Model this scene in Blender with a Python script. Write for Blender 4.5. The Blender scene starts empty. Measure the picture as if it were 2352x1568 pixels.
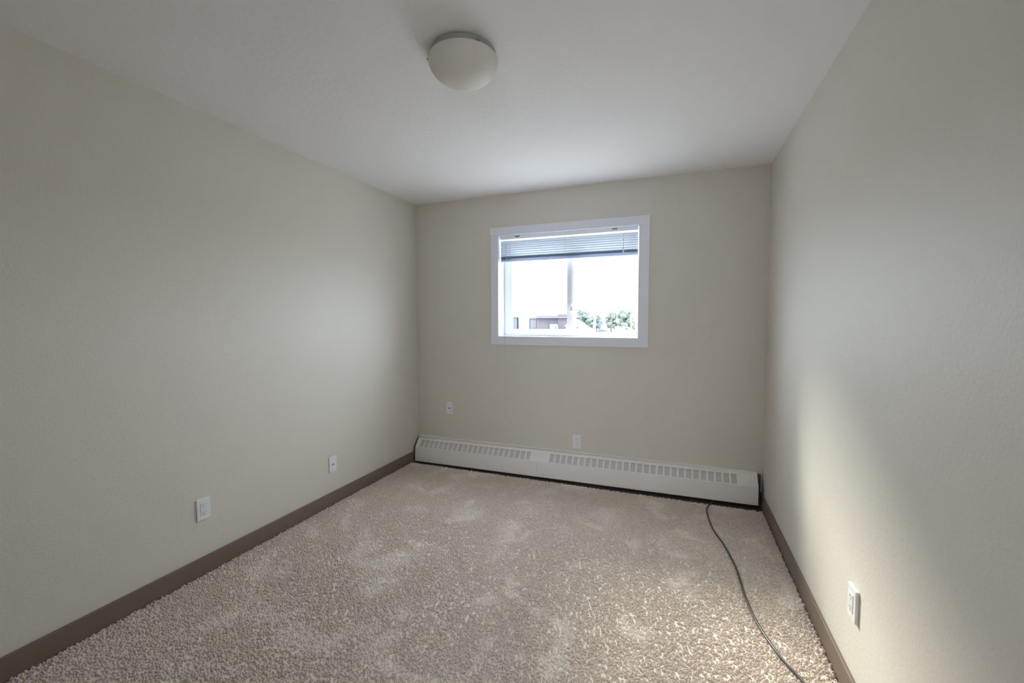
import bpy, bmesh, math, random
from mathutils import Vector, Matrix, noise

random.seed(7)
S = bpy.context.scene
COL = S.collection

# ------------------------------------------------------------------ camera, sky, sun, exposure
ROOM_W, ROOM_H, REAR_Y, HALL_Y = 2.924, 2.44, -3.85, -6.6
CAM = Vector((2.32499, -3.48038, 1.35575))
YAW, PITCH, ROLL, FPX = -0.368874, -0.0514425, -0.0012636, 976.688
fwd = Vector((math.sin(YAW) * math.cos(PITCH), math.cos(YAW) * math.cos(PITCH), math.sin(PITCH)))
rgt = Vector((math.cos(YAW), -math.sin(YAW), 0.0))
upv = rgt.cross(fwd)
r2 = rgt * math.cos(ROLL) + upv * math.sin(ROLL)
u2 = -rgt * math.sin(ROLL) + upv * math.cos(ROLL)
cam_data = bpy.data.cameras.new('camera')
cam_data.sensor_fit = 'HORIZONTAL'
cam_data.sensor_width = 36.0
cam_data.lens = FPX * 36.0 / 2352.0
cam_data.clip_start, cam_data.clip_end = 0.02, 2000.0
cam = bpy.data.objects.new('camera', cam_data)
COL.objects.link(cam)
m3 = Matrix((r2, u2, -fwd)).transposed()
cam.matrix_world = Matrix.Translation(CAM) @ m3.to_4x4()
S.camera = cam

world = bpy.data.worlds.new('overcast_sky')
S.world = world
world.use_nodes = True
wn = world.node_tree
wn.nodes.clear()
w_out = wn.nodes.new('ShaderNodeOutputWorld')
w_bg = wn.nodes.new('ShaderNodeBackground')
w_bg.inputs['Color'].default_value = (0.84, 0.91, 1.0, 1)
w_bg.inputs['Strength'].default_value = 9.0
wn.links.new(w_bg.outputs[0], w_out.inputs['Surface'])

sun_data = bpy.data.lights.new('hazy_sun', 'SUN')
sun_data.energy = 6.2
sun_data.angle = math.radians(22)
sun_data.color = (1.0, 0.92, 0.80)
sun = bpy.data.objects.new('hazy_sun', sun_data)
COL.objects.link(sun)
sun.rotation_euler = Vector((0.68, -1.0, -0.76)).to_track_quat('-Z', 'Y').to_euler()

portal_data = bpy.data.lights.new('window_portal', 'AREA')
portal_data.shape = 'RECTANGLE'
portal_data.size, portal_data.size_y = 1.22, 0.92
portal_data.cycles.is_portal = True
portal = bpy.data.objects.new('window_portal', portal_data)
COL.objects.link(portal)
portal.location = (1.45, 0.21, 1.645)
portal.rotation_euler = Vector((0, -1, 0)).to_track_quat('-Z', 'Y').to_euler()

portal_b_data = bpy.data.lights.new('added_window_portal', 'AREA')  # sampling portal for the window added in the unseen room
portal_b_data.shape = 'RECTANGLE'
portal_b_data.size, portal_b_data.size_y = 1.17, 0.97
portal_b_data.cycles.is_portal = True
portal_b = bpy.data.objects.new('added_window_portal', portal_b_data)
COL.objects.link(portal_b)
portal_b.location = (3.025, -6.73, 1.525)
portal_b.rotation_euler = Vector((0, 1, 0)).to_track_quat('-Z', 'Y').to_euler()

S.view_settings.view_transform = 'Standard'
S.view_settings.look = 'None'
S.view_settings.gamma = 1.0
S.view_settings.use_curve_mapping = False
S.view_settings.exposure = 1.08
S.cycles.use_denoising = True
S.cycles.max_bounces = 20
S.cycles.diffuse_bounces = 14
S.cycles.transparent_max_bounces = 16
S.cycles.caustics_reflective = False
S.cycles.caustics_refractive = False


# ------------------------------------------------------------------ materials
def mat(name, color, rough=0.5, spec=0.5, metal=0.0, bump=None, vary=None, trans=0.0, vary_scale=6.0):
    """bump = (scale, strength, distance, detail); vary = second colour mixed in by noise."""
    m = bpy.data.materials.new(name)
    m.use_nodes = True
    nt = m.node_tree
    b = nt.nodes['Principled BSDF']
    b.inputs['Base Color'].default_value = (*color, 1)
    b.inputs['Roughness'].default_value = rough
    b.inputs['Specular IOR Level'].default_value = spec
    b.inputs['Metallic'].default_value = metal
    tc = nt.nodes.new('ShaderNodeTexCoord')
    if vary:
        n = nt.nodes.new('ShaderNodeTexNoise')
        n.inputs['Scale'].default_value = vary_scale
        n.inputs['Detail'].default_value = 5.0
        nt.links.new(tc.outputs['Object'], n.inputs['Vector'])
        mx = nt.nodes.new('ShaderNodeMix')
        mx.data_type = 'RGBA'
        mx.inputs['A'].default_value = (*color, 1)
        mx.inputs['B'].default_value = (*vary, 1)
        nt.links.new(n.outputs['Fac'], mx.inputs['Factor'])
        nt.links.new(mx.outputs['Result'], b.inputs['Base Color'])
    if bump:
        sc, st, dist, det = bump
        n = nt.nodes.new('ShaderNodeTexNoise')
        n.inputs['Scale'].default_value = sc
        n.inputs['Detail'].default_value = det
        n.inputs['Roughness'].default_value = 0.55
        nt.links.new(tc.outputs['Object'], n.inputs['Vector'])
        bp = nt.nodes.new('ShaderNodeBump')
        bp.inputs['Strength'].default_value = st
        bp.inputs['Distance'].default_value = dist
        nt.links.new(n.outputs['Fac'], bp.inputs['Height'])
        nt.links.new(bp.outputs['Normal'], b.inputs['Normal'])
    if trans > 0:
        t = nt.nodes.new('ShaderNodeBsdfTranslucent')
        t.inputs['Color'].default_value = (*color, 1)
        ms = nt.nodes.new('ShaderNodeMixShader')
        ms.inputs[0].default_value = trans
        o = nt.nodes['Material Output']
        nt.links.new(b.outputs[0], ms.inputs[1])
        nt.links.new(t.outputs[0], ms.inputs[2])
        nt.links.new(ms.outputs[0], o.inputs['Surface'])
    return m


M = {}
M['wall'] = mat('beige_wall_paint', (0.71, 0.678, 0.625), 0.55, 0.28, bump=(85, 0.35, 0.003, 3.0))
M['ceiling'] = mat('white_ceiling_texture', (0.87, 0.865, 0.89), 0.85, 0.2, bump=(38, 0.30, 0.006, 4.0))
M['floor'] = mat('floor_gap_shade', (0.13, 0.11, 0.10), 0.95, 0.1, bump=(300, 0.5, 0.003, 2.0))  # dark tone stands in for the shade in the gap under the heater
M['base'] = mat('taupe_baseboard_paint', (0.19, 0.140, 0.115), 0.42, 0.4, vary=(0.21, 0.157, 0.13), vary_scale=9)
M['white_trim'] = mat('white_trim_paint', (0.81, 0.84, 0.92), 0.4, 0.45, vary=(0.79, 0.82, 0.90))
M['vinyl'] = mat('white_window_vinyl', (0.90, 0.915, 0.93), 0.35, 0.45, vary=(0.88, 0.90, 0.92))
M['slat'] = mat('white_blind_slat', (0.70, 0.73, 0.78), 0.4, 0.4, trans=0.35, vary=(0.66, 0.70, 0.76))
M['stack'] = mat('slat_stack_skylight_tint', (0.52, 0.58, 0.72), 0.5, 0.4, trans=0.4, vary=(0.48, 0.54, 0.68))  # blue of the skylight put into the stacked slats and bottom rail
M['cord_white'] = mat('white_blind_cord', (0.72, 0.70, 0.66), 0.7, 0.2, vary=(0.68, 0.66, 0.62))
M['bracket'] = mat('grey_bracket_clip', (0.30, 0.31, 0.34), 0.5, 0.4, vary=(0.26, 0.27, 0.30))
M['heater'] = mat('cream_enamel_steel', (0.90, 0.885, 0.88), 0.40, 0.45, vary=(0.88, 0.865, 0.86), vary_scale=3)
M['heater_in'] = mat('grey_heater_fins', (0.70, 0.69, 0.68), 0.6, 0.3, vary=(0.66, 0.65, 0.64), vary_scale=30)
M['dark'] = mat('heater_recess_shade', (0.065, 0.058, 0.056), 0.8, 0.2, vary=(0.055, 0.05, 0.048))  # shade of the recess and end gaps put into the colour
M['pipe'] = mat('dull_copper_pipe', (0.30, 0.24, 0.20), 0.45, 0.5, 0.6, vary=(0.24, 0.20, 0.18))
M['plate'] = mat('white_wall_plate', (0.84, 0.85, 0.88), 0.35, 0.5, vary=(0.82, 0.83, 0.86))
M['socket'] = mat('white_receptacle', (0.80, 0.82, 0.85), 0.35, 0.5, vary=(0.77, 0.79, 0.83))
M['slot'] = mat('dark_socket_slot', (0.46, 0.47, 0.50), 0.6, 0.3, vary=(0.42, 0.43, 0.46))
M['screw'] = mat('plated_screw', (0.55, 0.55, 0.55), 0.35, 0.5, 0.7, vary=(0.5, 0.5, 0.5))
M['brass'] = mat('dull_coax_brass', (0.22, 0.20, 0.17), 0.4, 0.5, 0.5, vary=(0.18, 0.16, 0.14))
M['cable'] = mat('black_cable_jacket', (0.055, 0.055, 0.058), 0.33, 0.6, vary=(0.045, 0.045, 0.048))
M['shade'] = mat('frosted_glass_shade', (0.82, 0.795, 0.745), 0.5, 0.4, trans=0.12, vary=(0.83, 0.81, 0.76), vary_scale=8)
M['pan'] = mat('grey_white_lamp_pan', (0.42, 0.42, 0.40), 0.45, 0.4, vary=(0.39, 0.39, 0.37))

g = bpy.data.materials.new('clear_window_glass')
g.use_nodes = True
nt = g.node_tree
nt.nodes.remove(nt.nodes['Principled BSDF'])
tr = nt.nodes.new('ShaderNodeBsdfTransparent')
tr.inputs['Color'].default_value = (0.94, 0.97, 0.96, 1)
gl = nt.nodes.new('ShaderNodeBsdfGlossy')
gl.inputs['Roughness'].default_value = 0.02
lw = nt.nodes.new('ShaderNodeLayerWeight')
lw.inputs['Blend'].default_value = 0.5
pw = nt.nodes.new('ShaderNodeMath')
pw.operation = 'POWER'
pw.inputs[1].default_value = 5.0
nt.links.new(lw.outputs['Facing'], pw.inputs[0])
fr = nt.nodes.new('ShaderNodeMath')
fr.operation = 'MULTIPLY_ADD'
fr.inputs[1].default_value = 0.90
fr.inputs[2].default_value = 0.04
nt.links.new(pw.outputs[0], fr.inputs[0])
mx = nt.nodes.new('ShaderNodeMixShader')
nt.links.new(fr.outputs[0], mx.inputs[0])
nt.links.new(tr.outputs[0], mx.inputs[1])
nt.links.new(gl.outputs[0], mx.inputs[2])
nt.links.new(mx.outputs[0], nt.nodes['Material Output'].inputs['Surface'])
M['glass'] = g

# carpet tuft: per-tuft colour plus the nap marks trodden into the pile
c = bpy.data.materials.new('beige_frieze_carpet')
c.use_nodes = True
nt = c.node_tree
b = nt.nodes['Principled BSDF']
b.inputs['Roughness'].default_value = 0.9
b.inputs['Specular IOR Level'].default_value = 0.15
oi = nt.nodes.new('ShaderNodeObjectInfo')
ramp = nt.nodes.new('ShaderNodeValToRGB')
ramp.color_ramp.elements[0].color = (0.79, 0.715, 0.65, 1)
ramp.color_ramp.elements[1].color = (0.90, 0.84, 0.785, 1)
e = ramp.color_ramp.elements.new(0.35)
e.color = (0.86, 0.79, 0.73, 1)
nt.links.new(oi.outputs['Random'], ramp.inputs['Fac'])
geo = nt.nodes.new('ShaderNodeNewGeometry')
n1 = nt.nodes.new('ShaderNodeTexNoise')
n1.inputs['Scale'].default_value = 4.0
n1.inputs['Detail'].default_value = 3.0
n1.inputs['Distortion'].default_value = 0.6
nt.links.new(geo.outputs['Position'], n1.inputs['Vector'])
mr = nt.nodes.new('ShaderNodeMapRange')
mr.inputs['From Min'].default_value = 0.54
mr.inputs['From Max'].default_value = 0.66
mr.inputs['To Min'].default_value = 0.96
mr.inputs['To Max'].default_value = 1.09
nt.links.new(n1.outputs['Fac'], mr.inputs['Value'])
hs = nt.nodes.new('ShaderNodeHueSaturation')
nt.links.new(ramp.outputs['Color'], hs.inputs['Color'])
nt.links.new(mr.outputs['Result'], hs.inputs['Value'])
ms_ = nt.nodes.new('ShaderNodeMapRange')
ms_.inputs['From Min'].default_value = 0.54
ms_.inputs['From Max'].default_value = 0.66
ms_.inputs['To Min'].default_value = 1.04
ms_.inputs['To Max'].default_value = 0.55
nt.links.new(n1.outputs['Fac'], ms_.inputs['Value'])
nt.links.new(ms_.outputs['Result'], hs.inputs['Saturation'])
nt.links.new(hs.outputs['Color'], b.inputs['Base Color'])
tl = nt.nodes.new('ShaderNodeBsdfTranslucent')
nt.links.new(hs.outputs['Color'], tl.inputs['Color'])
mt = nt.nodes.new('ShaderNodeMixShader')
mt.inputs[0].default_value = 0.35
nt.links.new(b.outputs[0], mt.inputs[1])
nt.links.new(tl.outputs[0], mt.inputs[2])
nt.links.new(mt.outputs[0], nt.nodes['Material Output'].inputs['Surface'])
M['tuft'] = c


# ------------------------------------------------------------------ mesh helpers
class MB:
    def __init__(self):
        self.bm = bmesh.new()

    def box(self, lo, hi, bevel=0.0, seg=2):
        lo, hi = Vector(lo), Vector(hi)
        r = bmesh.ops.create_cube(self.bm, size=1.0)
        vs = r['verts']
        bmesh.ops.scale(self.bm, vec=hi - lo, verts=vs)
        bmesh.ops.translate(self.bm, vec=(lo + hi) / 2, verts=vs)
        if bevel > 0:
            es = list({ed for v in vs for ed in v.link_edges})
            bmesh.ops.bevel(self.bm, geom=es, offset=bevel, segments=seg, affect='EDGES', profile=0.5)
        return self

    def poly(self, pts, faces):
        vs = [self.bm.verts.new(q) for q in pts]
        for f in faces:
            self.bm.faces.new([vs[i] for i in f])
        return self

    def extrude_profile(self, prof, x0, x1, dz=None, n=1):
        """closed profile of (y, z) swept along x; dz(x) lifts it."""
        rings = []
        for k in range(n + 1):
            x = x0 + (x1 - x0) * k / n
            o = dz(x) if dz else 0.0
            rings.append([self.bm.verts.new((x, y, z + o)) for y, z in prof])
        m = len(prof)
        for a, b_ in zip(rings, rings[1:]):
            for i in range(m):
                j = (i + 1) % m
                self.bm.faces.new((a[i], a[j], b_[j], b_[i]))
        self.bm.faces.new(rings[0][::-1])
        self.bm.faces.new(rings[-1])
        bmesh.ops.recalc_face_normals(self.bm, faces=self.bm.faces[:])
        return self

    def lathe(self, prof, n=48, center=(0, 0)):
        """profile of (r, z) around the vertical axis."""
        rings = []
        for r, z in prof:
            if r < 1e-6:
                rings.append([self.bm.verts.new((center[0], center[1], z))])
            else:
                rings.append([self.bm.verts.new((center[0] + r * math.cos(2 * math.pi * i / n),
                                                 center[1] + r * math.sin(2 * math.pi * i / n), z)) for i in range(n)])
        for a, b_ in zip(rings, rings[1:]):
            for i in range(n):
                j = (i + 1) % n
                q = [a[i % len(a)], a[j % len(a)], b_[j % len(b_)], b_[i % len(b_)]]
                u = []
                for v in q:
                    if v not in u:
                        u.append(v)
                if len(u) > 2:
                    self.bm.faces.new(u)
        bmesh.ops.recalc_face_normals(self.bm, faces=self.bm.faces[:])
        return self

    def tube(self, pts, r, n=8):
        pts = [Vector(q) for q in pts]
        rings = []
        for k, q in enumerate(pts):
            d = (pts[min(k + 1, len(pts) - 1)] - pts[max(k - 1, 0)]).normalized()
            ref = Vector((0, 0, 1)) if abs(d.z) < 0.9 else Vector((1, 0, 0))
            s = d.cross(ref).normalized()
            t = s.cross(d)
            rr = r[k] if isinstance(r, (list, tuple)) else r
            rings.append([self.bm.verts.new(q + (s * math.cos(2 * math.pi * i / n) + t * math.sin(2 * math.pi * i / n)) * rr)
                          for i in range(n)])
        for a, b_ in zip(rings, rings[1:]):
            for i in range(n):
                j = (i + 1) % n
                self.bm.faces.new((a[i], a[j], b_[j], b_[i]))
        self.bm.faces.new(rings[0][::-1])
        self.bm.faces.new(rings[-1])
        bmesh.ops.recalc_face_normals(self.bm, faces=self.bm.faces[:])
        return self

    def disc_y(self, x, z, r, y0, y1, n=20):
        """short cylinder whose axis is y."""
        return self.tube([(x, y0, z), (x, y1, z)], r, n)

    def build(self, name, material, parent=None, smooth=False):
        me = bpy.data.meshes.new(name)
        self.bm.to_mesh(me)
        self.bm.free()
        if smooth:
            for f in me.polygons:
                f.use_smooth = True
        me.materials.append(material)
        o = bpy.data.objects.new(name, me)
        COL.objects.link(o)
        if parent:
            o.parent = parent
        return o


def empty(name, loc=(0, 0, 0), rotz=0.0):
    o = bpy.data.objects.new(name, None)
    o.empty_display_size = 0.05
    COL.objects.link(o)
    o.location = loc
    o.rotation_euler = (0, 0, rotz)
    return o


def tag(o, label=None, cat=None, group=None, kind=None):
    if label:
        o['label'] = label
    if cat:
        o['category'] = cat
    if group:
        o['group'] = group
    if kind:
        o['kind'] = kind
    return o


def smooth_by_angle(o, deg=35):
    for f in o.data.polygons:
        f.use_smooth = True
    bm = bmesh.new()
    bm.from_mesh(o.data)
    for ed in bm.edges:
        if len(ed.link_faces) == 2 and ed.calc_face_angle(0) > math.radians(deg):
            ed.smooth = False
    bm.to_mesh(o.data)
    bm.free()
    return o


# ------------------------------------------------------------------ room shell
WX0, WX1, WZ0, WZ1 = 0.855, 2.047, 1.206, 2.088       # window opening
T = 0.19
tag(MB().box((-0.12, HALL_Y - 0.12, -0.12), (4.42, T, 0.0)).build('floor', M['floor']), 'floor under the beige carpet', 'floor', kind='structure')
tag(MB().box((-0.12, HALL_Y - 0.12, ROOM_H), (4.42, T, ROOM_H + 0.12)).build('ceiling', M['ceiling']),
    'white lightly textured ceiling with one dome light', 'ceiling', kind='structure')
tag(MB().box((-0.12, REAR_Y - 0.12, 0.0), (0.0, T, ROOM_H)).build('wall_left', M['wall']),
    'beige wall on the left with two wall plates', 'wall', kind='structure')
tag(MB().box((ROOM_W, REAR_Y - 0.12, 0.0), (ROOM_W + 0.12, T, ROOM_H)).build('wall_right', M['wall']),
    'beige wall on the right with one outlet', 'wall', kind='structure')
# unseen doorway and daylit room, added to send fill light onto the end wall
DX0, DX1, DZ = 1.93, 2.78, 2.04
rw = MB()
rw.box((0.0, REAR_Y - 0.12, 0.0), (DX0, REAR_Y, ROOM_H)).box((DX1, REAR_Y - 0.12, 0.0), (ROOM_W, REAR_Y, ROOM_H)).box((DX0, REAR_Y - 0.12, DZ), (DX1, REAR_Y, ROOM_H))
tag(rw.build('wall_rear', M['wall']), 'beige wall behind the viewer with a doorway added for fill light', 'wall', kind='structure')
hw_ = MB()
hw_.box((-0.12, HALL_Y, 0.0), (0.0, REAR_Y - 0.12, ROOM_H)).box((4.3, HALL_Y, 0.0), (4.42, REAR_Y - 0.12, ROOM_H)).box((ROOM_W + 0.12, REAR_Y - 0.12, 0.0), (4.3, REAR_Y, ROOM_H))
tag(hw_.build('wall_beyond_added', M['wall']), 'beige walls of the unseen room added behind the doorway', 'wall', kind='structure')
dr = tag(empty('added_door_1', (0.1, REAR_Y, 0.0)), 'brown closet doors added behind the viewer to cut bounced light', 'door', kind='structure')
M['door'] = mat('dark_brown_door', (0.075, 0.055, 0.045), 0.5, 0.3, vary=(0.09, 0.065, 0.052))  # doors added out of view, dark to soak up bounce near the camera
for k in range(2):
    MB().box((k * 0.85 + 0.003, 0.0, 0.022), (k * 0.85 + 0.847, 0.034, 2.1), 0.003).build('added_door_leaf', M['door'], dr)
NX0, NX1, NZ0, NZ1 = 2.45, 3.60, 1.05, 2.00  # window opening added to feed fill light through the doorway
fw_ = MB()
fw_.box((-0.12, HALL_Y - 0.12, 0.0), (NX0, HALL_Y, ROOM_H)).box((NX1, HALL_Y - 0.12, 0.0), (4.42, HALL_Y, ROOM_H))
fw_.box((NX0, HALL_Y - 0.12, 0.0), (NX1, HALL_Y, NZ0)).box((NX0, HALL_Y - 0.12, NZ1), (NX1, HALL_Y, ROOM_H))
tag(fw_.build('wall_far_added', M['wall']), 'far wall of the added room with a window added for fill light', 'wall', kind='structure')
wb = MB()
# one ring-shaped wall around the window opening
xs, zs = (0.0, WX0, WX1, ROOM_W), (0.0, WZ0, WZ1, ROOM_H)
fv = [[[wb.bm.verts.new((x, y, z)) for z in zs] for x in xs] for y in (0.0, T)]
for i in range(3):
    for j in range(3):
        if (i, j) == (1, 1):
            continue
        for y in (0, 1):
            q = [fv[y][i][j], fv[y][i + 1][j], fv[y][i + 1][j + 1], fv[y][i][j + 1]]
            wb.bm.faces.new(q if y == 0 else q[::-1])
for (i, j), (k, l) in [((1, 1), (2, 1)), ((2, 1), (2, 2)), ((2, 2), (1, 2)), ((1, 2), (1, 1))]:
    wb.bm.faces.new((fv[0][i][j], fv[0][k][l], fv[1][k][l], fv[1][i][j]))
for i in range(3):
    wb.bm.faces.new((fv[0][i][0], fv[0][i + 1][0], fv[1][i + 1][0], fv[1][i][0]))
    wb.bm.faces.new((fv[0][i][3], fv[0][i + 1][3], fv[1][i + 1][3], fv[1][i][3]))
    wb.bm.faces.new((fv[0][0][i], fv[0][0][i + 1], fv[1][0][i + 1], fv[1][0][i]))
    wb.bm.faces.new((fv[0][3][i], fv[0][3][i + 1], fv[1][3][i + 1], fv[1][3][i]))
bmesh.ops.recalc_face_normals(wb.bm, faces=wb.bm.faces[:])
tag(wb.build('wall_back', M['wall']), 'beige end wall with the window and baseboard heater', 'wall', kind='structure')

tag(MB().box((0.0, REAR_Y, 0.0), (0.0125, -0.002, 0.103), 0.003).build('baseboard_left', M['base']),
    'taupe brown baseboard along the left wall', 'baseboard', kind='structure')
tag(MB().box((ROOM_W - 0.0125, REAR_Y, 0.0), (ROOM_W, -0.002, 0.103), 0.003).build('baseboard_right', M['base']),
    'taupe brown baseboard along the right wall', 'baseboard', kind='structure')

# ------------------------------------------------------------------ window
win = tag(empty('window_1', (1.45, 0.0, WZ0)), 'white sliding window with flat white casing in the end wall', 'window', kind='structure')


def wpart(mb, name, m, parent=win, smooth=False):
    mb.bm.transform(Matrix.Translation(-Vector((1.45, 0.0, WZ0))))
    return mb.build(name, m, parent, smooth)


wpart(MB().box((0.783, -0.024, WZ1), (2.123, 0.0, 2.155), 0.002), 'head_casing', M['white_trim'])
wpart(MB().box((0.787, -0.020, WZ0), (WX0, 0.0, WZ1), 0.002), 'side_casing', M['white_trim'])
wpart(MB().box((WX1, -0.020, WZ0), (2.121, 0.0, WZ1), 0.002), 'side_casing', M['white_trim'])
wpart(MB().box((0.787, -0.020, 1.136), (2.121, 0.0, WZ0), 0.002), 'bottom_casing', M['white_trim'])
jt = 0.004
jl = MB()
jl.box((WX0, -0.019, WZ0 + jt), (WX0 + jt, 0.125, WZ1 - jt)).box((WX1 - jt, -0.019, WZ0 + jt), (WX1, 0.125, WZ1 - jt))
wpart(jl, 'jamb_lining', M['white_trim'])
wpart(MB().box((WX0, -0.019, WZ0), (WX1, 0.125, WZ0 + jt)), 'sill_board', M['white_trim'])
wpart(MB().box((WX0, -0.019, WZ1 - jt), (WX1, 0.125, WZ1)), 'head_lining', M['white_trim'])


def ring(x0, x1, z0, z1, wl, wr, wbm, wt, y0, y1):
    mb = MB()
    X, Z = (x0, x0 + wl, x1 - wr, x1), (z0, z0 + wbm, z1 - wt, z1)
    v = [[[mb.bm.verts.new((x, y, z)) for z in Z] for x in X] for y in (y0, y1)]
    for i in range(3):
        for j in range(3):
            if (i, j) != (1, 1):
                mb.bm.faces.new((v[0][i][j], v[0][i + 1][j], v[0][i + 1][j + 1], v[0][i][j + 1]))
                mb.bm.faces.new((v[1][i][j], v[1][i][j + 1], v[1][i + 1][j + 1], v[1][i + 1][j]))
    for (i, j), (k, l) in [((1, 1), (2, 1)), ((2, 1), (2, 2)), ((2, 2), (1, 2)), ((1, 2), (1, 1))]:
        mb.bm.faces.new((v[0][i][j], v[0][k][l], v[1][k][l], v[1][i][j]))
    for i in range(3):
        mb.bm.faces.new((v[0][i][0], v[0][i + 1][0], v[1][i + 1][0], v[1][i][0]))
        mb.bm.faces.new((v[0][i][3], v[0][i + 1][3], v[1][i + 1][3], v[1][i][3]))
        mb.bm.faces.new((v[0][0][i], v[0][0][i + 1], v[1][0][i + 1], v[1][0][i]))
        mb.bm.faces.new((v[0][3][i], v[0][3][i + 1], v[1][3][i + 1], v[1][3][i]))
    bmesh.ops.recalc_face_normals(mb.bm, faces=mb.bm.faces[:])
    return mb


wpart(ring(WX0, WX1, WZ0, WZ1, 0.012, 0.018, 0.030, 0.03, 0.125, 0.182), 'outer_frame', M['vinyl'])
sash = wpart(ring(WX0 + 0.012, 1.498, WZ0 + 0.012, WZ1 - 0.012, 0.066, 0.056, 0.052, 0.05, 0.118, 0.146), 'sliding_sash', M['vinyl'])
wpart(MB().box((0.925, 0.130, 1.262), (1.450, 0.134, 2.04)), 'pane', M['glass'], sash)
fix = wpart(ring(1.488, WX1 - 0.018, WZ0 + 0.022, WZ1 - 0.022, 0.022, 0.022, 0.018, 0.03, 0.150, 0.172), 'fixed_sash', M['vinyl'])
wpart(MB().box((1.500, 0.158, 1.240), (2.015, 0.162, 2.045)), 'pane', M['glass'], fix)
h = MB()
h.box((1.462, 0.100, 1.405), (1.484, 0.118, 1.490), 0.004).box((1.468, 0.090, 1.425), (1.500, 0.103, 1.470), 0.004)
wpart(h, 'latch_handle', M['vinyl'], sash)
wpart(MB().box((1.476, 0.112, WZ0 + 0.02), (1.488, 0.119, WZ1 - 0.02), 0.002), 'interlock_strip', M['vinyl'], sash)

# ------------------------------------------------------------------ venetian blind
bl = tag(empty('venetian_blind', (1.45, 0.02, 2.084)), 'white venetian blind drawn up to the top of the window', 'blind')


def bpart(mb, name, m, parent=bl, smooth=False, off=Vector((1.45, 0.02, 2.084))):
    mb.bm.transform(Matrix.Translation(-off))
    return mb.build(name, m, parent, smooth)


BX0, BX1 = 0.866, 2.036
hr = MB()
hr.extrude_profile([(0.004, 2.081), (0.036, 2.081), (0.036, 2.054), (0.010, 2.054), (0.007, 2.059), (0.004, 2.066)], BX0, BX1)
rail = bpart(hr, 'headrail', M['vinyl'])
for x in (1.028, 1.855):
    bpart(MB().box((x - 0.020, 0.0015, 2.068), (x + 0.020, 0.006, 2.080), 0.001), 'bracket_clip', M['bracket'], rail)
# hanging slats, each a thin crowned strip tilted nearly shut
NS, SP = 8, 0.0185
for k in range(NS):
    zc = 2.041 - 0.0115 - k * SP
    mb = MB()
    prof = []
    for s in range(7):
        u = (s / 6 - 0.5)
        crown = 0.0018 * (1 - (2 * u) ** 2)
        a = math.radians(66)
        w = 0.025 * u
        prof.append((0.020 - w * math.cos(a) - crown * math.sin(a), zc + w * math.sin(a) - crown * math.cos(a)))
    back = [(y + 0.0005, z) for y, z in prof[::-1]]
    mb.extrude_profile(prof + back, BX0 + 0.002, BX1 - 0.003)
    bpart(mb, 'slat', M['slat'])
st = MB()
for k in range(9):
    z = 1.878 + k * 0.0031
    jit = random.uniform(-0.0008, 0.0008)
    st.extrude_profile([(0.008 + jit, z), (0.020, z + 0.0012), (0.032 + jit, z), (0.032 + jit, z + 0.0006), (0.020, z + 0.0018), (0.008 + jit, z + 0.0006)],
                       BX0 + 0.002, BX1 - 0.003)
tag(bpart(st, 'slat_stack', M['stack']), kind='stuff')
bpart(MB().box((BX0 + 0.001, 0.008, 1.862), (BX1 - 0.002, 0.032, 1.876), 0.004), 'bottom_rail', M['stack'])
for x in (0.962, 1.452, 1.925):
    bpart(MB().tube([(x, 0.0055, 2.056), (x, 0.0065, 1.96), (x, 0.006, 1.866)], 0.0009, 6), 'ladder_cord', M['cord_white'])
lc = bpart(MB().tube([(1.922, 0.003, 2.058), (1.922, 0.002, 1.895)], 0.0013, 6), 'tilt_cord', M['cord_white'])
for z in (2.004, 1.981, 1.908, 1.891):
    mb = MB()
    mb.lathe([(0.0, z + 0.009), (0.004, z + 0.006), (0.006, z), (0.0055, z - 0.006), (0.0, z - 0.009)], 12, (1.922, -0.004))
    bpart(mb, 'cord_bead', M['vinyl'], lc, True)
pc = MB()
pc.tube([(0.930, 0.004, 2.058), (0.929, -0.010, 1.9), (0.928, -0.0225, 1.5), (0.928, -0.0235, 1.21), (0.927, -0.0235, 1.13), (0.924, -0.016, 0.9),
         (0.922, -0.011, 0.6), (0.921, -0.010, 0.462)], 0.0014, 6)
pull = bpart(pc, 'pull_cord', M['cord_white'])
mb = MB()
mb.lathe([(0.0, 0.466), (0.0035, 0.463), (0.0045, 0.450), (0.0062, 0.435), (0.0055, 0.430), (0.0, 0.429)], 14, (0.921, -0.010))
bpart(mb, 'tassel', M['vinyl'], pull, True)

# ------------------------------------------------------------------ baseboard heater
HX0, HX1 = 0.024, 2.888
ht = tag(empty('baseboard_heater', (1.456, 0.0, 0.0)), 'long cream baseboard heater with slotted top under the window', 'heater')


def drop(x):
    return -0.019 * (1 - (x - HX0) / (HX1 - HX0))


def hpart(mb, name, m, parent=ht, smooth=False):
    mb.bm.transform(Matrix.Translation(Vector((-1.456, 0, 0))))
    return mb.build(name, m, parent, smooth)


hpart(MB().extrude_profile([(-0.001, 0.03), (-0.001, 0.247), (-0.013, 0.247), (-0.014, 0.243), (-0.004, 0.241), (-0.004, 0.03)], HX0 + 0.004, HX1 - 0.002), 'back_plate', M['heater'])
A, B = Vector((-0.030, 0.238)), Vector((-0.091, 0.165))     # top and bottom edge of the sloping face (y, z)


def slope(t, n=0.0):
    d = B - A
    q = A + d * t
    nn = Vector((-d.y, d.x)).normalized()          # into the heater or out of it
    if nn.x > 0:
        nn = -nn
    q = q + nn * n
    return q


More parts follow.
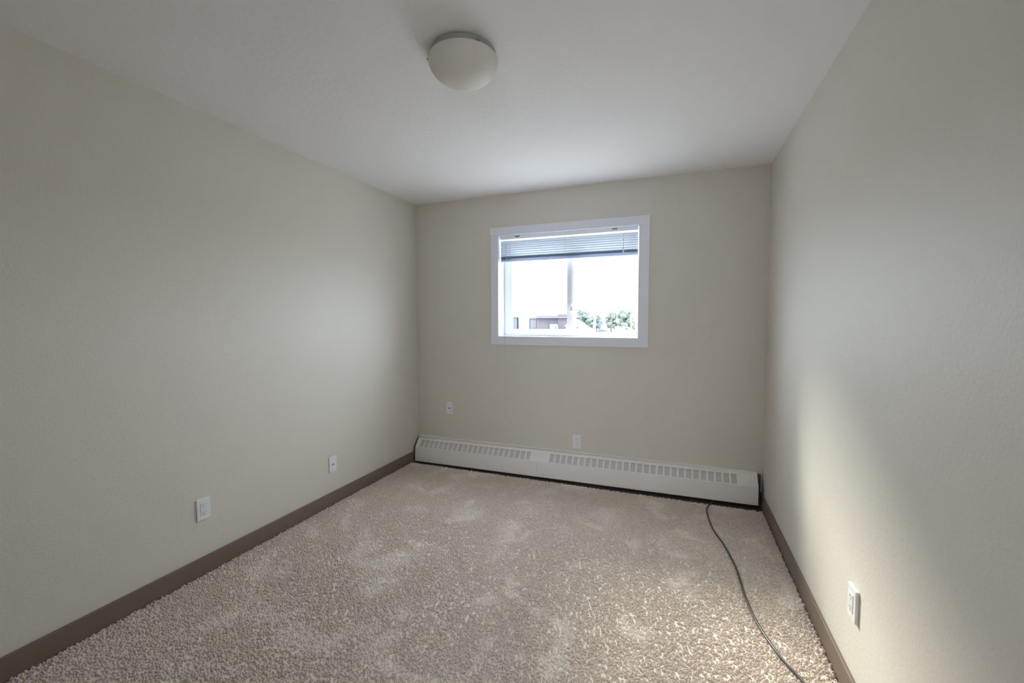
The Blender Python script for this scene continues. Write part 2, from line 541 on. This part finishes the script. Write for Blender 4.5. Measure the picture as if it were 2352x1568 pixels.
def grille(x0, x1, s0, pitch, n, bar):
    """sloping sheet with n punched slots, one connected sheet with thickness."""
    mb = MB()
    cols = [x0]
    holes = set()
    for k in range(n):
        a, b_ = s0 + k * pitch + bar / 2, s0 + (k + 1) * pitch - bar / 2
        holes.add(len(cols))
        cols += [a, b_]
    cols.append(x1)
    prof = [Vector((-0.014, 0.2435)), slope(0.0), slope(0.17), slope(0.92), slope(1.0)]
    V = {}
    for lay, th in ((0, 0.0), (1, -0.0016)):
        for i, x in enumerate(cols):
            for j, q in enumerate(prof):
                dd = slope(0, th) - slope(0)
                V[lay, i, j] = mb.bm.verts.new((x, q.x + dd.x, q.y + dd.y + drop(x)))
    F = {(i, j) for i in range(len(cols) - 1) for j in range(4) if not (j == 2 and i in holes)}
    for (i, j) in F:
        mb.bm.faces.new((V[0, i, j], V[0, i + 1, j], V[0, i + 1, j + 1], V[0, i, j + 1]))
        mb.bm.faces.new((V[1, i, j], V[1, i, j + 1], V[1, i + 1, j + 1], V[1, i + 1, j]))
        for (a, b_, nb) in (((i, j), (i + 1, j), (i, j - 1)), ((i, j + 1), (i + 1, j + 1), (i, j + 1)),
                            ((i, j), (i, j + 1), (i - 1, j)), ((i + 1, j), (i + 1, j + 1), (i + 1, j))):
            if nb not in F:
                mb.bm.faces.new((V[0, a[0], a[1]], V[0, b_[0], b_[1]], V[1, b_[0], b_[1]], V[1, a[0], a[1]]))
    bmesh.ops.recalc_face_normals(mb.bm, faces=mb.bm.faces[:])
    return mb


PITCH_S = 0.0508
hpart(grille(HX0 + 0.001, 1.232, 0.062, PITCH_S, 22, 0.0145), 'slotted_grille', M['heater'])
hpart(grille(1.330, HX1, 1.338, PITCH_S, 28, 0.0145), 'slotted_grille', M['heater'])


def front_profile(o=0.0):
    return [(-0.0912 - o, 0.1645), (-0.0950 - o, 0.036), (-0.091 - o, 0.0315), (-0.085, 0.0315), (-0.085, 0.035), (-0.0905, 0.040), (-0.0875, 0.1630)]


hpart(MB().extrude_profile(front_profile(), HX0 + 0.001, 1.236, drop), 'front_panel', M['heater'])
hpart(MB().extrude_profile(front_profile(), 1.2375, HX1, drop), 'front_panel', M['heater'])
sp0, sp1 = slope(0.0, 0.0016), slope(1.0, 0.0016)
spl = [(-0.016, 0.2455), (sp0.x, sp0.y), (sp1.x, sp1.y), (-0.0935, 0.157), (-0.0905, 0.157), (-0.0895, 0.165), (slope(0, -0.003).x, slope(0, -0.003).y), (-0.016, 0.240)]
hpart(MB().extrude_profile(spl, 1.216, 1.345, drop), 'splice_plate', M['heater'])
i0, i1 = slope(0.02, -0.010), slope(0.98, -0.010)
hpart(MB().extrude_profile([(i0.x, i0.y), (i1.x, i1.y), (i1.x + 0.003, i1.y), (i0.x + 0.003, i0.y)], HX0 + 0.006, HX1 - 0.006, drop), 'damper_plate', M['heater_in'])
hpart(MB().box((HX0 + 0.01, -0.060, 0.050), (HX1 - 0.01, -0.012, 0.118)), 'finned_element', M['dark'])
for x in (HX0, HX1 - 0.0016):
    capprof = [(-0.002, 0.035), (-0.002, 0.236), (-0.028, 0.240), (-0.0915, 0.167), (-0.0935, 0.035)]
    hpart(MB().extrude_profile(capprof, (x - 0.007) if x < 1 else (HX1 + 0.0005), (x + 0.0005) if x < 1 else (HX1 + 0.003), drop), 'shaded_end_cap', M['dark'])  # dark plates stand in for the shade at both heater ends
for x in (0.35, 1.05, 1.75, 2.45):
    hpart(MB().box((x - 0.012, -0.060, 0.0), (x + 0.012, -0.006, 0.052)), 'support_bracket', M['dark'])
hpart(MB().tube([(HX1 - 0.01, -0.040, 0.075), (ROOM_W - 0.014, -0.040, 0.075)], 0.011, 14), 'supply_pipe', M['pipe'], smooth=True)
hpart(MB().disc_y(2.795, 0.146, 0.003, -0.0938, -0.0905, 12), 'screw', M['screw'])


hpart(MB().box((HX1 + 0.003, -0.034, 0.02), (ROOM_W - 0.0135, -0.003, 0.236)), 'end_gap_shade', mat('end_gap_shade_grey', (0.13, 0.12, 0.11), 0.7, 0.2, vary=(0.11, 0.10, 0.095)))  # plate added where the gap beside the heater is only in shade


# ------------------------------------------------------------------ wall plates
def rounded_slot(mb, x, z, w, hh, y):
    mb.box((x - w / 2, y - 0.0008, z - hh / 2), (x + w / 2, y + 0.0008, z + hh / 2))


def wall_plate(name, label, loc, rot, style, thick=0.006):
    t = tag(empty(name, loc, rot), label, 'outlet' if 'outlet' in name else 'jack')
    MB().box((-0.035, -thick, -0.0575), (0.035, 0.0, 0.0575), 0.0022).build('plate', M['plate'], t)
    y = -thick
    if style == 'duplex':
        for s in (-1, 1):
            r = MB()
            r.box((-0.0165, y - 0.0016, s * 0.0195 - 0.0135), (0.0165, y + 0.001, s * 0.0195 + 0.0135), 0.0012)
            r = r.build('receptacle', M['socket'], t)
            for x, hh in ((-0.0063, 0.0085), (0.0063, 0.007)):
                mb = MB()
                rounded_slot(mb, x, s * 0.0195 + 0.003, 0.0024, hh, y - 0.0016)
                mb.build('slot', M['slot'], r)
            mb = MB()
            mb.disc_y(0, s * 0.0195 - 0.0075, 0.0026, y - 0.0024, y - 0.0008, 12)
            mb.build('ground_hole', M['slot'], r)
        MB().disc_y(0, 0, 0.0032, y - 0.0011, y + 0.0005, 14).build('screw', M['plate'], t)
    elif style == 'decora':
        r = MB().box((-0.0167, y - 0.0022, -0.0334), (0.0167, y + 0.001, 0.0334), 0.0012).build('receptacle', M['socket'], t)
        for s in (-1, 1):
            for x, hh in ((-0.0063, 0.0085), (0.0063, 0.007)):
                mb = MB()
                rounded_slot(mb, x, s * 0.019 + 0.003, 0.0024, hh, y - 0.0022)
                mb.build('slot', M['slot'], r)
            mb = MB()
            mb.disc_y(0, s * 0.019 - 0.0075, 0.0026, y - 0.003, y - 0.0014, 12)
            mb.build('ground_hole', M['slot'], r)
        for s in (-1, 1):
            MB().disc_y(0, s * 0.0485, 0.0032, y - 0.0011, y + 0.0005, 14).build('screw', M['plate'], t)
    elif style == 'phone':
        r = MB().box((-0.010, y - 0.0018, -0.011), (0.010, y + 0.001, 0.011), 0.001).build('jack_insert', M['socket'], t)
        MB().box((-0.0085, y - 0.0026, -0.006), (0.0085, y - 0.001, 0.003)).build('jack_opening', M['bracket'], r)
        for s in (-1, 1):
            MB().disc_y(0, s * 0.0415, 0.0032, y - 0.0011, y + 0.0005, 14).build('screw', M['plate'], t)
    elif style == 'coax':
        r = MB().disc_y(0, 0, 0.0068, y - 0.002, y + 0.0005, 6).build('hex_nut', M['brass'], t)
        MB().disc_y(0, 0, 0.0047, y - 0.009, y - 0.001, 14).build('threaded_post', M['brass'], r)
        for s in (-1, 1):
            MB().disc_y(0, s * 0.0415, 0.0032, y - 0.0011, y + 0.0005, 14).build('screw', M['plate'], t)
    return t


R90 = math.pi / 2
wall_plate('power_outlet', 'white power outlet on the left wall nearest the viewer', (0.0, -2.014, 0.358), R90, 'decora', 0.008)
wall_plate('phone_jack', 'white plate with one dark jack on the left wall toward the corner', (0.0, -1.104, 0.305), R90, 'phone')
wall_plate('coax_jack', 'white plate with a single round connector left of and below the window', (0.351, 0.0, 0.528), 0, 'coax')
wall_plate('power_outlet', 'white power outlet directly above the baseboard heater', (1.562, 0.0, 0.334), 0, 'duplex')
wall_plate('power_outlet', 'white power outlet low on the right wall in the sunlight', (ROOM_W, -1.708, 0.365), -R90, 'decora', 0.011)

# ------------------------------------------------------------------ ceiling light
LC = (1.496, -1.881)
lamp = tag(empty('ceiling_light', (LC[0], LC[1], ROOM_H)), 'unlit frosted dome light on the white ceiling', 'lamp')
mb = MB().lathe([(0.0, 0.0), (0.128, 0.0), (0.132, -0.004), (0.132, -0.028), (0.126, -0.032), (0.0, -0.032)], 64)
smooth_by_angle(mb.build('mounting_pan', M['pan'], lamp))
prof = [(0.1365, -0.030), (0.1415, -0.030)]
for k in range(19):
    a = math.radians(90 * k / 18)
    prof.append((0.1425 * math.cos(a), -0.033 - 0.0915 * math.sin(a)))
for k in range(18, -1, -1):
    a = math.radians(90 * k / 18)
    prof.append((0.1385 * math.cos(a), -0.033 - 0.0875 * math.sin(a)))
prof.append((0.1365, -0.030))
# closed shell: outer bowl then the inner one
mb = MB().lathe(prof, 72)
smooth_by_angle(mb.build('glass_shade', M['shade'], lamp))
for k in range(3):
    a = math.radians(200 + 120 * k)
    d = Vector((math.cos(a), math.sin(a), 0))
    mb = MB().tube([d * 0.128 + Vector((0, 0, -0.022)), d * 0.147 + Vector((0, 0, -0.022)), d * 0.149 + Vector((0, 0, -0.022))], [0.0045, 0.0045, 0.003], 12)
    mb.build('thumb_screw', M['pan'], lamp)

# ------------------------------------------------------------------ cable on the carpet
pts = [(2.60, -0.045, 0.02), (2.592, -0.10, 0.019), (2.575, -0.147, 0.018), (2.553, -0.22, 0.018), (2.546, -0.293, 0.018), (2.553, -0.43, 0.018), (2.570, -0.57, 0.018), (2.609, -0.727, 0.019),
       (2.647, -0.964, 0.018), (2.658, -1.225, 0.018), (2.681, -1.404, 0.018), (2.715, -1.537, 0.019), (2.751, -1.624, 0.018), (2.783, -1.686, 0.018),
       (2.815, -1.78, 0.018), (2.83, -1.95, 0.018), (2.81, -2.2, 0.018)]


def catmull(P, n=8):
    P = [Vector(q) for q in P]
    out = []
    for i in range(len(P) - 1):
        p0, p1, p2, p3 = P[max(i - 1, 0)], P[i], P[i + 1], P[min(i + 2, len(P) - 1)]
        for k in range(n):
            t = k / n
            out.append(0.5 * ((2 * p1) + (p2 - p0) * t + (2 * p0 - 5 * p1 + 4 * p2 - p3) * t * t + (3 * p1 - p0 - 3 * p2 + p3) * t ** 3))
    out.append(P[-1])
    return out


cb = MB().tube(catmull(pts), 0.0052, 10).build('cable', M['cable'], smooth=True)
tag(cb, 'thin black cable running from under the heater across the carpet', 'cable')

# ------------------------------------------------------------------ carpet pile (uncountable tufts)
me = bpy.data.meshes.new('carpet_pile')
bm = bmesh.new()
pz = 0.0062
vs = [bm.verts.new(q) for q in ((0.016, REAR_Y + 0.01, pz), (ROOM_W - 0.016, REAR_Y + 0.01, pz), (ROOM_W - 0.016, -0.135, pz), (0.016, -0.140, pz))]
bm.faces.new(vs)
bm.to_mesh(me)
bm.free()
me.materials.append(mat('beige_pile_base', (0.88, 0.82, 0.76), 0.95, 0.1, vary=(0.83, 0.76, 0.70), vary_scale=120))
pile = bpy.data.objects.new('carpet_pile', me)
COL.objects.link(pile)
tag(pile, 'beige frieze carpet pile with trodden nap marks', 'carpet', kind='stuff')
ng = bpy.data.node_groups.new('carpet_tufts', 'GeometryNodeTree')
ng.interface.new_socket('Geometry', in_out='INPUT', socket_type='NodeSocketGeometry')
ng.interface.new_socket('Geometry', in_out='OUTPUT', socket_type='NodeSocketGeometry')
N, L = ng.nodes, ng.links
gi, go = N.new('NodeGroupInput'), N.new('NodeGroupOutput')
dist = N.new('GeometryNodeDistributePointsOnFaces')
dist.distribute_method = 'POISSON'
dist.inputs['Distance Min'].default_value = 0.0064
dist.inputs['Density Max'].default_value = 18000.0
dist.inputs['Seed'].default_value = 3
L.new(gi.outputs[0], dist.inputs['Mesh'])
ico = N.new('GeometryNodeMeshIcoSphere')
ico.inputs['Radius'].default_value = 1.0
ico.inputs['Subdivisions'].default_value = 2
tfm = N.new('GeometryNodeTransform')
tfm.inputs['Scale'].default_value = (0.0047, 0.0047, 0.0064)
tfm.inputs['Translation'].default_value = (0.0, 0.0, 0.0022)
L.new(ico.outputs['Mesh'], tfm.inputs['Geometry'])
ssm = N.new('GeometryNodeSetShadeSmooth')
L.new(tfm.outputs[0], ssm.inputs['Geometry'])
smt = N.new('GeometryNodeSetMaterial')
smt.inputs['Material'].default_value = M['tuft']
L.new(ssm.outputs[0], smt.inputs['Geometry'])
rr = N.new('FunctionNodeRandomValue')
rr.data_type = 'FLOAT_VECTOR'
rr.inputs['Min'].default_value = (-0.8, -0.8, 0.0)
rr.inputs['Max'].default_value = (0.8, 0.8, 6.28)
rs = N.new('FunctionNodeRandomValue')
rs.data_type = 'FLOAT'
rs.inputs['Min'].default_value = 0.75
rs.inputs['Max'].default_value = 1.3
rs.inputs['Seed'].default_value = 5
iop = N.new('GeometryNodeInstanceOnPoints')
L.new(dist.outputs['Points'], iop.inputs['Points'])
L.new(smt.outputs[0], iop.inputs['Instance'])
L.new(rr.outputs['Value'], iop.inputs['Rotation'])
for s_ in rs.outputs:
    if s_.type == 'VALUE' and s_.enabled:
        L.new(s_, iop.inputs['Scale'])
        break
jn = N.new('GeometryNodeJoinGeometry')
L.new(gi.outputs[0], jn.inputs[0])
L.new(iop.outputs['Instances'], jn.inputs[0])
L.new(jn.outputs[0], go.inputs[0])
md = pile.modifiers.new('tufts', 'NODES')
md.node_group = ng

# ------------------------------------------------------------------ outdoors
M['ground'] = mat('pale_concrete_ground', (0.40, 0.395, 0.385), 0.9, 0.2, vary=(0.34, 0.335, 0.325), vary_scale=0.05)
M['brickwall'] = mat('hazy_pink_brick', (0.075, 0.063, 0.072), 0.9, 0.2, vary=(0.068, 0.057, 0.067), vary_scale=0.6)  # haze of the window glare put into this and the muted colours below
M['fascia'] = mat('pale_lilac_fascia', (0.085, 0.078, 0.090), 0.8, 0.2, vary=(0.082, 0.075, 0.087))
M['whitewall'] = mat('white_stucco_far', (0.45, 0.45, 0.45), 0.8, 0.2, vary=(0.42, 0.42, 0.42))
M['greywall'] = mat('blue_grey_cladding', (0.064, 0.068, 0.082), 0.8, 0.2, vary=(0.060, 0.064, 0.078))
M['farglass'] = mat('far_dark_window', (0.063, 0.061, 0.074), 0.6, 0.1, vary=(0.060, 0.059, 0.069))
M['bluewall'] = mat('pale_blue_cladding', (0.078, 0.083, 0.096), 0.8, 0.2, vary=(0.075, 0.081, 0.094))
M['leaf_a'] = mat('pale_green_foliage', (0.091, 0.105, 0.093), 0.9, 0.1, vary=(0.081, 0.097, 0.085), vary_scale=0.8)
M['leaf_b'] = mat('blue_green_foliage', (0.077, 0.097, 0.097), 0.9, 0.1, vary=(0.071, 0.089, 0.089), vary_scale=0.8)
M['leaf_c'] = mat('yellow_green_foliage', (0.107, 0.115, 0.100), 0.9, 0.1, vary=(0.097, 0.107, 0.092), vary_scale=0.8)
M['bark'] = mat('grey_bark', (0.077, 0.073, 0.070), 0.9, 0.1, vary=(0.070, 0.066, 0.064), vary_scale=2)
M['pole_wood'] = mat('weathered_pole', (0.070, 0.069, 0.074), 0.9, 0.1, vary=(0.064, 0.063, 0.069), vary_scale=2)
M['pole_white'] = mat('white_painted_steel', (0.45, 0.45, 0.45), 0.5, 0.4, vary=(0.42, 0.42, 0.42))
M['teal'] = mat('teal_car_paint', (0.070, 0.084, 0.091), 0.5, 0.2, vary=(0.067, 0.081, 0.088))
M['rubber'] = mat('tyre_rubber', (0.063, 0.063, 0.067), 0.8, 0.1, vary=(0.059, 0.059, 0.063))
GZ = -3.4
tag(MB().box((-400, 0.3, GZ - 0.5), (300, 520, GZ)).build('ground', M['ground']), 'pale ground outside the window', 'ground', kind='structure')


def building(name, label, x0, x1, y0, y1, z1, wallm, fasm, rows, parapet=0.5):
    t = tag(empty(name, ((x0 + x1) / 2, y0, GZ)), label, 'building')
    off = Matrix.Translation(-Vector(((x0 + x1) / 2, y0, GZ)))

    def put(mb, n, m, par=t):
        mb.bm.transform(off)
        return mb.build(n, m, par)
    put(MB().box((x0, y0, GZ), (x1, y1, z1 - parapet)), 'wall', wallm)
    put(MB().box((x0 - 0.25, y0 - 0.35, z1 - parapet), (x1 + 0.25, y1 + 0.25, z1), 0.04), 'parapet', fasm)
    for (zb, zt, xa, xb, n) in rows:
        w = (xb - xa) / n
        for k in range(n):
            a = xa + k * w + w * 0.08
            f = put(MB().box((a, y0 - 0.06, zb), (a + w * 0.84, y0 + 0.05, zt)), 'window', fasm)
            put(MB().box((a + 0.08, y0 - 0.09, zb + 0.08), (a + w * 0.84 - 0.08, y0 - 0.03, zt - 0.08)), 'pane', M['farglass'], f)
    return t


bb = building('brick_building', 'low pink brick building with a pale roof band, seen through the left pane', -47.0, -33.0, 150, 162, 2.85, M['brickwall'], M['fascia'],
              [(-0.6, 1.0, -44.5, -36.5, 4), (-3.2, -1.4, -44.5, -36.5, 4)], 0.9)
o = MB()
o.box((-38.6, 149.2, -3.4), (-34.8, 150.0, 3.3), 0.03)
o.bm.transform(Matrix.Translation(-Vector((-40.0, 150, GZ))))
o.build('entrance_tower', M['brickwall'], bb)
o = MB()
o.box((-47.2, 147.8, 1.9), (-33.5, 149.6, 2.3), 0.03)
o.bm.transform(Matrix.Translation(-Vector((-40.0, 150, GZ))))
o.build('canopy_roof', M['fascia'], bb)
building('clad_annex', 'blue grey clad annex between the white and the brick building', -50.2, -47.75, 152, 160, 2.0, M['bluewall'], M['greywall'], [(-2.9, -1.8, -49.7, -48.2, 1)], 0.4)
building('white_building', 'plain white building beside the grey block at the left pane edge', -55.0, -50.7, 152, 162, 2.4, M['whitewall'], M['whitewall'], [(-3.2, -2.4, -52.4, -51.4, 1)], 0.3)
building('grey_building', 'blue grey block at the far left edge of the left pane', -66.0, -55.7, 152, 164, 2.55, M['greywall'], M['greywall'], [(-2.9, -1.9, -60.0, -56.0, 2)], 0.4)

# white gabled house by the trees
hx0, hx1, hy = -30.6, -24.6, 130.0
hs_ = tag(empty('gabled_house', ((hx0 + hx1) / 2, hy, GZ)), 'white house with a pale gable roof at the left of the trees', 'house')
HO = Matrix.Translation(-Vector(((hx0 + hx1) / 2, hy, GZ)))


def housep(mb, n, m, par=hs_):
    mb.bm.transform(HO)
    return mb.build(n, m, par)


apx = -28.7
mb = MB()
mb.poly([(hx0, hy, GZ), (hx1, hy, GZ), (hx1, hy, -1.8), (apx, hy, 1.0), (hx0, hy, -0.6),
         (hx0, hy + 9, GZ), (hx1, hy + 9, GZ), (hx1, hy + 9, -1.8), (apx, hy + 9, 1.0), (hx0, hy + 9, -0.6)],
        [(0, 1, 2, 3, 4), (9, 8, 7, 6, 5), (0, 5, 6, 1), (1, 6, 7, 2), (4, 9, 5, 0), (2, 7, 8, 3), (3, 8, 9, 4)])
housep(mb, 'wall', M['whitewall'])
for (xa, za, xb, zb) in ((apx, 1.05, hx1 + 0.6, -2.1), (apx, 1.05, hx0 - 0.3, -0.85)):
    mb = MB()
    mb.poly([(xa, hy - 0.6, za), (xb, hy - 0.6, zb), (xb, hy + 9.6, zb), (xa, hy + 9.6, za),
             (xa, hy - 0.6, za + 0.25), (xb, hy - 0.6, zb + 0.25), (xb, hy + 9.6, zb + 0.25), (xa, hy + 9.6, za + 0.25)],
            [(0, 1, 2, 3), (7, 6, 5, 4), (0, 4, 5, 1), (1, 5, 6, 2), (2, 6, 7, 3), (3, 7, 4, 0)])
    bmesh.ops.recalc_face_normals(mb.bm, faces=mb.bm.faces[:])
    housep(mb, 'roof_slope', M['whitewall'])
f = housep(MB().box((-28.0, hy - 0.08, -1.6), (-26.6, hy + 0.05, -0.9)), 'window', M['whitewall'])
housep(MB().box((-27.9, hy - 0.11, -1.5), (-26.7, hy - 0.03, -1.0)), 'pane', M['farglass'], f)


# trees
def tree(label, x, y, top, rad, m, seed, squat=1.0):
    rnd = random.Random(seed)
    t = tag(empty('tree', (x, y, GZ)), label, 'tree', 'trees beyond the window')
    H = top - GZ
    MB().tube([(0, 0, 0), (0.1, 0, H * 0.3), (-0.05, 0.1, H * 0.7)], [0.32, 0.24, 0.10], 8).build('trunk', M['bark'], t, True)
    mb = MB()
    for k in range(64):
        hh = rnd.uniform(0.22, 0.86)
        w = rad * (1.0 - abs(hh - 0.45) * 1.15)
        a = rnd.uniform(0, 6.28)
        d = rnd.uniform(0.1, 0.95) * w
        r = rnd.uniform(0.20, 0.36) * rad
        ce = Vector((d * math.cos(a), d * math.sin(a), H * hh))
        if ce.z + r > H:
            ce.z = H - r
        res = bmesh.ops.create_icosphere(mb.bm, subdivisions=3, radius=r)
        off = Vector((rnd.uniform(0, 50), rnd.uniform(0, 50), rnd.uniform(0, 50)))
        for v in res['verts']:
            q = v.co.copy()
            v.co = q * (1 + 0.30 * noise.noise(q * (1.6 / r) + off) + 0.22 * noise.noise(q * (5.0 / r) + off)) * Vector((1, 1, squat)).x + ce
    tag(mb.build('foliage', m, t), kind='stuff')
    return t


tree('pale green round tree behind the gabled house', -33.0, 167, 5.6, 4.1, M['leaf_a'], 1)
tree('blue green tree just right of the white lamp post', -26.0, 158, 4.0, 2.3, M['leaf_b'], 2)
tree('yellow green tree behind the utility pole', -21.3, 164, 5.3, 2.6, M['leaf_c'], 3)
tree('tall leaning pale green tree right of the utility pole', -15.9, 162, 6.4, 3.3, M['leaf_a'], 4)
tree('short pale tree at the right edge of the right pane', -10.9, 150, 3.0, 1.9, M['leaf_c'], 5)


# poles
def pole(name, label, x, y, r0, top, m, extra=None):
    t = tag(empty(name, (x, y, GZ)), label, 'pole')
    MB().tube([(0, 0, 0), (0, 0, (top - GZ) * 0.5), (0, 0, top - GZ)], [r0, r0 * 0.9, r0 * 0.75], 12).build('post', m, t, True)
    if extra:
        extra(t, top - GZ)
    return t


def lamp_arm(t, hh):
    MB().tube([(0, 0, hh - 0.1), (0.5, 0, hh + 0.15), (1.1, 0, hh + 0.2)], 0.06, 8).build('arm', M['pole_white'], t)
    MB().box((0.9, -0.16, hh + 0.10), (1.6, 0.16, hh + 0.24), 0.04).build('lamp_head', M['pole_white'], t)


def crossarm(t, hh):
    MB().box((-1.0, -0.08, hh - 0.75), (1.0, 0.08, hh - 0.55), 0.02).build('crossarm', M['pole_wood'], t)
    for x in (-0.85, -0.3, 0.3, 0.85):
        MB().lathe([(0.0, hh - 0.35), (0.07, hh - 0.38), (0.09, hh - 0.46), (0.05, hh - 0.55), (0.0, hh - 0.56)], 10, (x, 0)).build('insulator', M['greywall'], t)


def sign_top(t, hh):
    MB().box((-0.22, -0.05, hh - 0.5), (0.22, 0.05, hh), 0.02).build('cap_plate', M['pole_white'], t)


pole('lamp_post', 'thick white post standing between the house and the trees', -20.7, 126, 0.26, 2.5, M['pole_white'], sign_top)
pole('flag_pole', 'thin tall grey pole rising above the white post', -23.7, 140, 0.06, 8.4, M['pole_white'], lamp_arm)
pole('utility_pole', 'grey wooden utility pole with a crossarm in the right pane', -17.2, 136, 0.17, 5.0, M['pole_wood'], crossarm)
pole('sign_pole', 'pale pole at the right edge of the right pane', -10.1, 126, 0.13, 2.8, M['pole_white'], sign_top)


# vehicles
def vehicle(name, label, cat, x0, x1, y, hgt, m, boxy):
    Lx = x1 - x0
    t = tag(empty(name, ((x0 + x1) / 2, y, GZ)), label, cat)
    hw = Lx / 2
    if boxy:
        prof = [(-hw, 0.35), (hw, 0.35), (hw, 1.1), (hw * 0.88, 1.25), (hw * 0.72, hgt * 0.86), (hw * 0.6, hgt), (-hw, hgt)]
    else:
        prof = [(-hw, 0.3), (hw, 0.3), (hw, 0.72), (hw * 0.55, 0.85), (hw * 0.28, hgt), (-hw * 0.5, hgt), (-hw * 0.9, 0.88), (-hw, 0.8)]
    mb = MB()
    n = len(prof)
    mb.poly([(px_, -0.85, pz_) for px_, pz_ in prof] + [(px_, 0.85, pz_) for px_, pz_ in prof],
            [tuple(range(n)), tuple(range(2 * n - 1, n - 1, -1))] + [(i, i + n, (i + 1) % n + n, (i + 1) % n) for i in range(n)])
    bmesh.ops.recalc_face_normals(mb.bm, faces=mb.bm.faces[:])
    mb.build('body', m, t)
    gz0, gz1 = (1.3, hgt * 0.84) if boxy else (0.9, hgt - 0.1)
    gx0, gx1 = (hw * 0.25, hw * 0.66) if boxy else (-hw * 0.55, hw * 0.25)
    MB().box((gx0, -0.88, gz0), (gx1, -0.83, gz1)).build('side_window', M['farglass'], t)
    for sx in (-0.6, 0.6):
        for sy in (-0.80, 0.80):
            MB().tube([(sx * hw, sy - 0.1, 0.33), (sx * hw, sy + 0.1, 0.33)], 0.33, 16).build('wheel', M['rubber'], t)
    return t


vehicle('car', 'teal car parked in front of the trees', 'car', -22.9, -18.4, 141, 1.45, M['teal'], False)
vehicle('van', 'white van parked at the right of the utility pole', 'van', -16.6, -11.6, 141, 2.4, M['whitewall'], True)
vehicle('box_truck', 'white truck parked before the pink brick building', 'truck', -40.3, -37.6, 146.0, 3.0, M['whitewall'], True)
